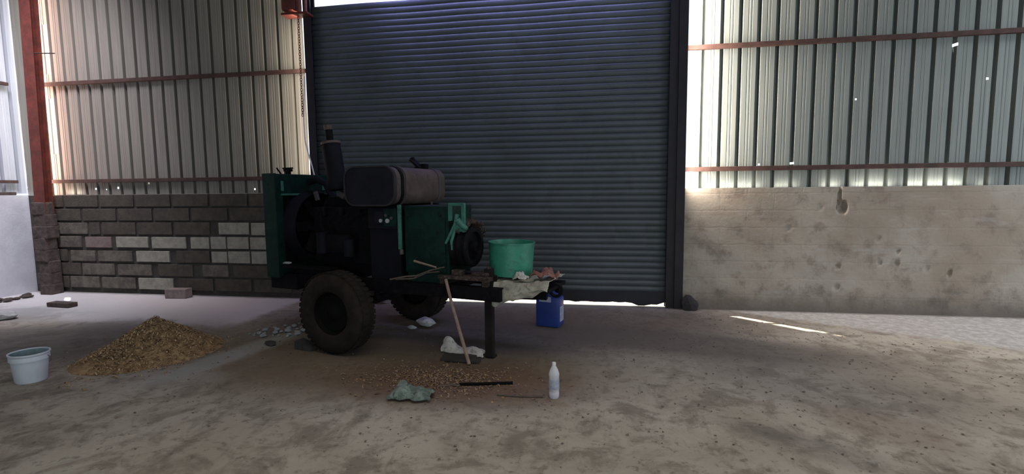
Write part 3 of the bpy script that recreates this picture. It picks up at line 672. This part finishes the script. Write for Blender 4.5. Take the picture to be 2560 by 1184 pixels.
# belt pulley with rusty hub
b = MB(); b.lathe([(0.0001, -0.085), (0.165, -0.085), (0.178, -0.07), (0.165, -0.03), (0.178, 0.0), (0.165, 0.03), (0.178, 0.07), (0.165, 0.085), (0.13, 0.085), (0.12, 0.05), (0.05, 0.05), (0.045, 0.10), (0.0001, 0.10)], (1.10, -0.20, 0.965), (1, 0, 0), 44)
pl = b.build('belt_pulley', M['black'], m, smooth=30)
b = MB(); b.cyl((1.03, -0.20, 0.965), (0.96, -0.20, 0.965), 0.03, n=14); b.build('shaft', M['rust'], pl)
# rear fender shelf over wheel
b = MB(); b.box((-0.55, -0.40, 0.72), (0.62, 0.14, 0.012)).box((-0.55, -0.335, 0.68), (0.62, 0.012, 0.09)); b.build('side_shelf', M['black'], m)
# jack leg
b = MB(); b.box((1.335, -0.235, 0.40), (0.072, 0.055, 0.77), bev=0.005).box((1.335, -0.215, 0.012), (0.08, 0.07, 0.02), bev=0.003).box((1.335, -0.235, 0.68), (0.11, 0.09, 0.09), bev=0.006)
b.build('jack_leg', M['leg'], m)
b = MB(); b.tube([(1.335, -0.235, 0.75), (1.335, -0.235, 0.80)], 0.02, 10); b.build('jack_screw', M['rust'], m)

mat_m = Matrix.Translation((-2.1, 4.67, 0)) @ Matrix.Rotation(A, 4, 'Z')
def W(u, v, z): return mat_m @ Vector((u, v, z))

# ------------------------------------------------------------------ things on and around the trailer
# rusty tangle on the pulley
b = MB(); rr = random.Random(21)
for k in range(60):
    a = rr.uniform(-0.9, 0.9); r0 = 0.19+rr.uniform(0, 0.03)
    p = Vector((rr.uniform(-0.06, 0.08), 0, 0)); pts = []
    for i in range(5):
        aa = a+0.16*i+rr.uniform(-.08, .08); rr0 = r0+rr.uniform(-0.004, 0.03)
        pts.append((p.x+rr.uniform(-.03, .03), math.sin(aa)*rr0, math.cos(aa)*rr0))
    b.tube(pts, rr.uniform(0.003, 0.008), 5)
for k in range(6): b.rock((rr.uniform(-.05, .06), 0.17*math.sin(a_ := rr.uniform(-.7, .7)), 0.215*math.cos(a_)), (0.07, 0.07, 0.05), k)
o = b.build('rusty_wire_tangle', M['rust'], loc=W(1.10, -0.20, 0.965), rot=(0, 0, A)); tag(o, 'brown tangle of rusty wire and dirt lying over the belt pulley', 'wire tangle')

def cloth(name, mt, nx, ny, fn, label, cat, thick=0.006, sub=1, group=None):
    b = MB(); g = [[b.bm.verts.new(fn(i/nx, j/ny)) for i in range(nx+1)] for j in range(ny+1)]
    for j in range(ny):
        for i in range(nx): b.bm.faces.new((g[j][i], g[j][i+1], g[j+1][i+1], g[j+1][i]))
    o = b.build(name, mt, smooth=True)
    md = o.modifiers.new('t', 'SOLIDIFY'); md.thickness = thick; md.offset = 1
    if sub: sd = o.modifiers.new('s', 'SUBSURF'); sd.levels = sub; sd.render_levels = sub
    return tag(o, label, cat, group)
from mathutils import noise as mn
def nz(x, y, z=0.0, s=1.0): return mn.noise(Vector((x*s, y*s, z)))
# sack draped over the drawbar end
def sackf(s, t_):
    u_ = 1.385+0.50*s; over = 0
    # t 0..0.35 hangs down the near side, rest lies on the drawbar
    if t_ < 0.38:
        k = (0.38-t_)/0.38; hang = 0.20*(1-0.75*s)+0.04*nz(s, 0, 3, 5)
        v_ = -0.262-0.035*math.sin(k*1.6)-0.02*nz(s, k, 1, 7); z_ = 0.668-hang*k
    else:
        k = (t_-0.38)/0.62; v_ = -0.262+0.44*k; z_ = 0.672+0.018*nz(s, k, 2, 6)+0.03*math.exp(-((s-0.95)/0.18)**2)
    z_ += 0.012*nz(s, t_, 5, 14)+0.008
    return W(u_, v_+0.012*nz(s, t_, 9, 11), z_)
cloth('draped_sack', M['sacking'], 34, 26, sackf, 'dirty pale woven sack draped over the drawbar end beneath the green bin', 'sack')
def ragf(s, t_):
    return W(1.69+0.20*s+0.02*nz(s, t_, 4, 6), -0.20+0.22*t_, 0.715+0.05*nz(s, t_, 1, 5)+0.035*math.sin(s*9+t_*4)*0.6+0.03*(1-abs(2*s-1))+0.02)
cloth('crumpled_rag', M['rag_red'], 18, 14, ragf, 'faded reddish crumpled rag lying on the sack beside the green bin', 'rag')
def bagf(s, t_):
    return W(1.56+0.12*s, -0.26+0.09*t_, 0.715+0.05*math.sin(math.pi*t_)*math.sin(math.pi*s)+0.035*nz(s, t_, 7, 6))
cloth('paper_scrap', M['white_cloth'], 12, 10, bagf, 'pale crumpled paper scrap in front of the green bin on the sack', 'paper')
# green bin, open topped, a notch torn at the foot
bn = MB(); bn.lathe([(0.0001, 0.012), (0.188, 0.012), (0.202, 0.295), (0.209, 0.295), (0.209, 0.302), (0.196, 0.302), (0.194, 0.29), (0.180, 0.03), (0.0001, 0.03)], (0, 0, -0.012), n=56)
o = bn.build('metal_bin', M['drum_green'], smooth=40, loc=W(1.44, -0.005, 0.708), rot=(0.0, R(1.5), 0)); tag(o, 'round bright green open topped metal bin standing on the draped sack', 'bin')
# twigs and sticks on the chassis by the generator housing
for i, (p, mt, lab) in enumerate([
    ([(0.42, -0.40, 0.66), (0.60, -0.41, 0.70), (0.72, -0.42, 0.715), (0.86, -0.41, 0.77), (0.98, -0.38, 0.80)], 'twig', 'thin crooked twig lying lowest across the trailer rail'),
    ([(0.46, -0.37, 0.66), (0.66, -0.38, 0.68), (0.80, -0.38, 0.74), (0.92, -0.37, 0.755)], 'twig', 'short dry twig tucked behind the crooked one on the trailer rail'),
    ([(0.70, -0.42, 0.845), (0.80, -0.42, 0.825), (0.92, -0.415, 0.80)], 'wood', 'short pale peeled stick resting above the twigs on the trailer')]):
    b = MB(); b.tube([W(*q) for q in p], 0.011 if mt == 'wood' else 0.008, 7, .7)
    o = b.build('stick' if mt == 'wood' else 'twig', M[mt], smooth=True); tag(o, lab, 'stick')
# leaning pole
b = MB(); b.tube([W(1.00, -0.395, 0.70), W(1.06, -0.415, 0.52), W(1.17, -0.45, 0.24), W(1.255, -0.47, 0.012)], 0.0135, 9, 1.1)
o = b.build('pole', M['wood'], smooth=True); tag(o, 'long pale wooden pole leaning against the trailer beside its jack leg', 'pole')
# blue jerry can on the floor behind
jc = empty('jerry_can', (-0.44, 5.22, 0), R(-14)); tag(jc, 'blue plastic jerry can standing on the floor behind the tow eye', 'jerry can')
b = MB(); b.box((0, 0, 0.16), (0.26, 0.20, 0.32), bev=0.028)
b.prism([(-0.13+0.012, 0.29), (0.118, 0.29), (0.10, 0.36), (0.02, 0.385), (-0.10, 0.37)], -0.085, 0.085); b.build('can_body', M['blue_plastic'], jc, smooth=40)
b = MB(); b.tube([(-0.09, 0, 0.36), (-0.07, 0, 0.405), (0.0, 0, 0.41), (0.045, 0, 0.38)], 0.014, 10); b.build('handle', M['blue_plastic'], jc, smooth=True)
b = MB(); b.cyl((0.085, 0, 0.35), (0.09, 0, 0.395), 0.028, n=20); b.build('can_cap', M['rim'], jc, smooth=30)
b = MB(); b.box((-0.02, -0.1015, 0.30), (0.13, 0.003, 0.055)); b.build('can_label', M['label_white'], jc)['label'] = 'white printed strip on the front'
b = MB(); b.box((0.1315, 0.0, 0.14), (0.003, 0.12, 0.16)); o = b.build('can_label', M['label_white'], jc); o['label'] = 'worn white printed side panel'
# white plastic sack and boards at the foot of the jack leg
def wsf(s, t_):
    x = -1.34+0.42*s+0.02*nz(s, t_, 2, 5); y = 4.29-0.16*s+0.20*(t_-0.5)*(1-0.3*s)+0.02*nz(s, t_, 3, 6)
    z = 0.10*math.exp(-((s-0.12)/0.16)**2)*math.sin(math.pi*t_)+0.045*math.exp(-((s-0.75)/0.2)**2)*math.sin(math.pi*t_)+0.03*max(0, nz(s, t_, 8, 8))+0.006
    return (x, y, z+0.015*math.sin(math.pi*t_))
cloth('plastic_sack', M['white_cloth'], 26, 16, wsf, 'crumpled white plastic sack on the floor behind the leaning pole', 'sack')
b = MB(); b.box((0, 0, 0.018), (0.34, 0.09, 0.022), bev=0.004)
o = b.build('board', M['wood_dark'], loc=(-1.10, 3.985, 0.0), rot=(0, 0, R(-3))); tag(o, 'short dark board on the floor in front of the white plastic sack', 'board')
b = MB(); b.box((0, 0, 0.014), (0.30, 0.07, 0.024), bev=0.004)
o = b.build('board', M['wood_dark'], loc=(-1.13, 4.075, 0.0), rot=(0, 0, R(2))); tag(o, 'dark board lying between the front board and the white plastic sack', 'board')
# iron bar
b = MB(); b.tube([(-0.97, 3.47, 0.012), (-0.80, 3.50, 0.012), (-0.58, 3.55, 0.012)], 0.012, 8); o = b.build('iron_bar', M['rim'], smooth=True); tag(o, 'short black iron bar lying on the dirt left of the bottle', 'bar')
b = MB(); b.tube([(-1.12, 3.42, 0.008), (-1.02, 3.45, 0.010), (-0.96, 3.45, 0.008)], 0.007, 6); o = b.build('twig', M['twig'], smooth=True); tag(o, 'thin brown twig on the dirt at the left tip of the iron bar', 'stick')
b = MB(); b.tube([(-0.66, 3.33, 0.006), (-0.50, 3.325, 0.008), (-0.33, 3.34, 0.006)], 0.006, 6); o = b.build('twig', M['twig'], smooth=True); tag(o, 'thin twig on the dirt pointing at the foot of the bottle', 'stick')
# rag heap at front
def rgf(s, t_):
    x = -1.39+0.29*s+0.03*nz(s, t_, 2, 4); y = 3.22+0.17*(t_-0.5)+0.03*nz(s, t_, 6, 5)
    z = 0.008+(0.085*math.exp(-((s-0.25)/0.2)**2)+0.05*math.exp(-((s-0.7)/0.25)**2))*math.sin(math.pi*t_)+0.035*max(-.2, nz(s, t_, 1, 7))*math.sin(math.pi*t_)
    return (x, y, z+0.01)
cloth('rag', M['rag_green'], 26, 18, rgf, 'grey green crumpled rag on the brown dirt in the foreground', 'rag')
# crumpled carrier bag under the machine
def cbf(s, t_):
    a = s*2*math.pi; r = 0.075*math.sin(math.pi*min(1, max(0.02, t_)))*(1+0.35*nz(math.cos(a), math.sin(a), t_*3, 2))
    return (-1.75+0.24*(t_-0.5)+0.02*nz(t_, s, 1, 5), 4.98-0.08*(t_-0.5)+r*math.cos(a), 0.052+r*0.65*math.sin(a)+0.006)
cloth('carrier_bag', M['white_cloth'], 20, 16, cbf, 'twisted pale plastic bag on the floor in front of the far wheel', 'bag', 0.002)
# pale stones beneath the trailer
for i, (x, y, sx, sy, sz, lab) in enumerate([(-2.72, 5.98, 0.20, 0.12, 0.11, 'pinkish stone against the shutter foot seen just right of the near wheel'), (-1.88, 4.9, 0.13, 0.07, 0.05, 'flat pale stone on the floor behind the carrier bag')]):
    b = MB(); b.rock((0, 0, sz*0.36), (sx, sy, sz), 31+i); o = b.build('stone', M['block_loose' if i == 0 else 'rock_pale'], loc=(x, y, 0)); tag(o, lab, 'stone')
b = MB(); b.rock((0, 0, 0.02), (0.11, 0.06, 0.03), 45); o = b.build('paper_scrap', M['rock_pale'], loc=W(-0.88, -0.375, 0.722), rot=(0, 0, 0.3)); tag(o, 'small pale scrap lying on the trailer frame under the radiator', 'paper')
# chock in front of the near wheel
b = MB(); b.prism([(-0.11, 0.0), (0.09, 0.0), (0.085, 0.025), (-0.09, 0.085), (-0.11, 0.08)], -0.05, 0.05)
o = b.build('wheel_chock', M['rock_dark'], loc=(-2.60, 4.12, 0), rot=(0, 0, R(-14))); tag(o, 'dark block wedged as a chock at the left of the near wheel', 'chock')

# bottle
bt = empty('plastic_bottle', (-0.256, 3.354, 0.0), 0); bt.scale = (0.88, 0.88, 0.88); tag(bt, 'empty clear plastic bottle standing on the dirt in the foreground', 'bottle')
b = MB(); prof = [(0.0001, 0.004), (0.034, 0.0), (0.040, 0.01), (0.041, 0.05), (0.039, 0.055), (0.041, 0.06), (0.041, 0.10), (0.038, 0.105), (0.041, 0.115), (0.041, 0.175), (0.043, 0.19), (0.041, 0.205), (0.030, 0.235), (0.018, 0.258), (0.0135, 0.268), (0.0135, 0.275)]
b.lathe(prof, n=36); o = b.build('bottle_body', M['pet'], bt, smooth=50); md = o.modifiers.new('t', 'SOLIDIFY'); md.thickness = 0.0012
b = MB(); b.lathe([(0.0145, 0.266), (0.0155, 0.267), (0.0155, 0.286), (0.014, 0.289), (0.0001, 0.289)], n=24); b.build('bottle_cap', M['cap'], bt, smooth=40)
b = MB(); b.lathe([(0.0418, 0.075), (0.0424, 0.08), (0.0424, 0.15), (0.0418, 0.155)], n=36); o = b.build('bottle_label', M['pet_label'], bt, smooth=True); o['label'] = 'pale blue printed label band'

# bucket
bk = empty('bucket', (-4.345, 3.12, 0.0), 0, rot=(0, R(-1), R(200))); bk.scale = (0.92, 0.92, 0.95); tag(bk, 'white plastic bucket with grey residue inside on the floor at left', 'bucket')
b = MB(); b.lathe([(0.0001, 0.0), (0.098, 0.0), (0.104, 0.01), (0.122, 0.185), (0.132, 0.186), (0.132, 0.215), (0.129, 0.222), (0.137, 0.232), (0.137, 0.243), (0.127, 0.243), (0.120, 0.19), (0.100, 0.012), (0.0001, 0.010)], n=56)
b.build('pail', M['bucket_white'], bk, smooth=35)
b = MB(); b.lathe([(0.1235, 0.236), (0.1165, 0.17), (0.112, 0.12), (0.0001, 0.115)], n=40); b.build('residue', M['bucket_in'], bk, smooth=35)
b = MB(); b.tube([(0.134*math.cos(R(a)), 0.134*math.sin(R(a))*0.96, 0.212-0.105*math.sin(R(a-180)) if a > 180 else 0.21) for a in range(180, 361, 10)], 0.003, 6)
b.build('bail_handle', M['wire'], bk, smooth=True)

# ------------------------------------------------------------------ heap of wood shavings
def hheight(x, y):
    dx, dy = x+3.93, y-3.86
    ca, sa = math.cos(R(62)), math.sin(R(62)); a = dx*ca+dy*sa; c = -dx*sa+dy*ca
    ra = 0.64 if a < 0 else 0.54
    d = math.sqrt((a/ra)**2+(c/0.50)**2)
    h = 0.335*max(0, 1-d)**1.12
    h += 0.025*nz(x, y, 0, 5)*max(0, 1-d)*1.6+0.012*nz(x, y, 2, 16)*min(1, max(0, 1.1-d)*3)
    return h
b = MB(); N = 90; x0, x1, y0, y1 = -4.9, -3.1, 3.0, 4.75
g = [[b.bm.verts.new((x0+(x1-x0)*i/N, y0+(y1-y0)*j/N, hheight(x0+(x1-x0)*i/N, y0+(y1-y0)*j/N)-0.004)) for i in range(N+1)] for j in range(N+1)]
b.mi = 0
for j in range(N):
    for i in range(N):
        q = (g[j][i], g[j][i+1], g[j+1][i+1], g[j+1][i])
        if max(v.co.z for v in q) > -0.001: b.bm.faces.new(q)
rr = random.Random(5); b.mi = 1
def curl(b, p, L, wd, a, tilt, rr):
    d = Vector((math.cos(a), math.sin(a), 0)); s_ = Vector((-math.sin(a), math.cos(a), 0))*wd; q = []
    for k in range(4):
        t_ = k/3; c_ = Vector(p)+d*L*(t_-0.5)+Vector((0, 0, 0.5*L*tilt*math.sin(math.pi*t_)+0.002))
        q.append((b.bm.verts.new(c_-s_), b.bm.verts.new(c_+s_+Vector((0, 0, wd*rr.uniform(-.8, .8))))))
    for k in range(3): b.bm.faces.new((q[k][0], q[k+1][0], q[k+1][1], q[k][1])).material_index = b.mi
for k in range(5200):
    x = rr.gauss(-3.95, 0.28); y = rr.gauss(3.76, 0.32); h = hheight(x, y)
    if (h < 0.004 and rr.random() < 0.72) or (x < -4.05 and y < 3.4): continue
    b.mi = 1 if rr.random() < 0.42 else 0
    curl(b, (x, y, max(h, 0)), rr.uniform(0.010, 0.038), rr.uniform(0.002, 0.006), rr.uniform(0, 6.3), rr.uniform(-.2, 1.0), rr)
o = b.build('shavings_heap', [M['shaving'], M['shaving_pale']]); tag(o, 'low conical heap of brown wood shavings on the floor at left', 'heap', kind='stuff')

# loose chips scattered over the dirt
def scatter(name, mts, n, fn, label, seed, s=(0.006, 0.03)):
    b = MB(); rr = random.Random(seed)
    for k in range(n):
        x, y = fn(rr); b.mi = rr.randrange(len(mts))
        if x > 1.2 and y > 5.9-0.56*(x-1.5): continue
        curl(b, (x, y, 0.001), rr.uniform(*s), rr.uniform(0.003, 0.008), rr.uniform(0, 6.3), rr.uniform(0, .7), rr)
    o = b.build(name, [M[q] for q in mts]); tag(o, label, 'wood chips', kind='stuff')
scatter('wood_chips', ['chip_red', 'wood', 'shaving'], 1300, lambda r: (r.gauss(-1.15, 0.33), r.gauss(3.58, 0.17)), 'reddish brown wood chips scattered on the floor behind the foreground rag', 11)
scatter('floor_litter', ['twig', 'chip_red'], 1500, lambda r: (r.uniform(-3.6, 3.6), 2.0+3.9*math.sqrt(r.random())), 'fine litter of splinters and crumbs over the open floor', 12, (0.004, 0.02))

# ------------------------------------------------------------------ loose masonry and rubble
def block(name, loc, d, rz, mt, lab, cat='block', rx=0):
    b = MB(); b.box((0, 0, d[2]/2), d, bev=0.008); o = b.build(name, M[mt], loc=loc, rot=(rx, 0, rz)); return tag(o, lab, cat)
block('concrete_block', (-5.70, 5.99, 0), (0.30, 0.14, 0.13), R(6), 'block_loose', 'pinkish grey loose block on the floor against the sooty block wall')
block('brick', (-6.80, 5.32, 0), (0.36, 0.12, 0.06), R(-4), 'concrete_col', 'thin dark brick on the floor beside the sun patch in the corner', 'brick')
block('brick', (-8.36, 5.93, WH), (0.10, 0.20, 0.045), R(0), 'concrete_col', 'brown brick lying on top of the white left block wall', 'brick')
b = MB(); b.rock((0, 0, 0.045), (0.28, 0.22, 0.13), 77); o = b.build('stone', M['rock_pale'], loc=(-6.82, 4.68, 0)); tag(o, 'white angular stone on the floor at the left edge', 'stone')
rr = random.Random(40)
spots = []
for k in range(400):
    if len(spots) >= 46: break
    u_ = rr.random(); x = -3.42+0.62*u_+rr.gauss(0, 0.07); y = 4.52+0.78*u_*rr.random()+rr.gauss(0, 0.10); s_ = rr.uniform(0.03, 0.085)
    if y < 4.4 or (x > -2.95 and y < 4.6) or any((x-a)**2+(y-c_)**2 < ((s_+e)*0.5)**2 for a, c_, e in spots): continue
    spots.append((x, y, s_))
pm = []
for k in range(3):
    b = MB(); b.rock((0, 0, 0.38), (1, 0.85, 0.75), 60+k); o = b.build('rubble_stone', M[['rock_blue', 'rock_pale', 'rock_blue'][k]]); pm.append(o)
for k, (x, y, s_) in enumerate(spots):
    kd = 1 if (x > -3.12 and rr.random() < 0.6) else (0 if rr.random() < .6 else 2)
    src = pm[kd]
    o = src if not src.get('label') else src.copy()
    if o is not src: COL.objects.link(o)
    o.location = (x, y, -0.003); o.scale = (s_, s_, s_*0.8); o.rotation_euler = (0, 0, rr.uniform(0, 6.28))
    tag(o, 'small pale stone in the rubble left of the near wheel' if kd == 1 else 'small blue grey stone in the rubble left of the near wheel', 'stone', 'pale rubble stones left of the near wheel' if kd == 1 else 'grey rubble stones left of the near wheel')
b = MB(); b.rock((0, 0, 0.022), (0.13, 0.08, 0.06), 90); o = b.build('stone', M['rock_dark'], loc=(-3.02, 4.18, 0)); tag(o, 'flat dark stone on the brown dirt left of the wheel chock', 'stone')
# dirt clods along the foot of the left wall
src = None
for k in range(22):
    t_ = k/21; x = -8.14+0.25*rr.random()+0.5*max(0, t_-0.4)*rr.random(); y = 5.2+0.72*(1-t_)+rr.uniform(-.05, .05) - 0.1; s_ = rr.uniform(0.05, 0.13)
    if src is None:
        b = MB(); b.rock((0, 0, 0.34), (1, 0.9, 0.75), 95); src = b.build('dirt_clod', M['concrete_col']); o = src
    else: o = src.copy(); COL.objects.link(o)
    o.location = (x, y, -0.004); o.scale = (s_, s_, s_*0.7); o.rotation_euler = (0, 0, rr.uniform(0, 6.28))
    tag(o, 'dark dirt clod at the foot of the white left wall', 'clod', 'dirt clods along the left wall')
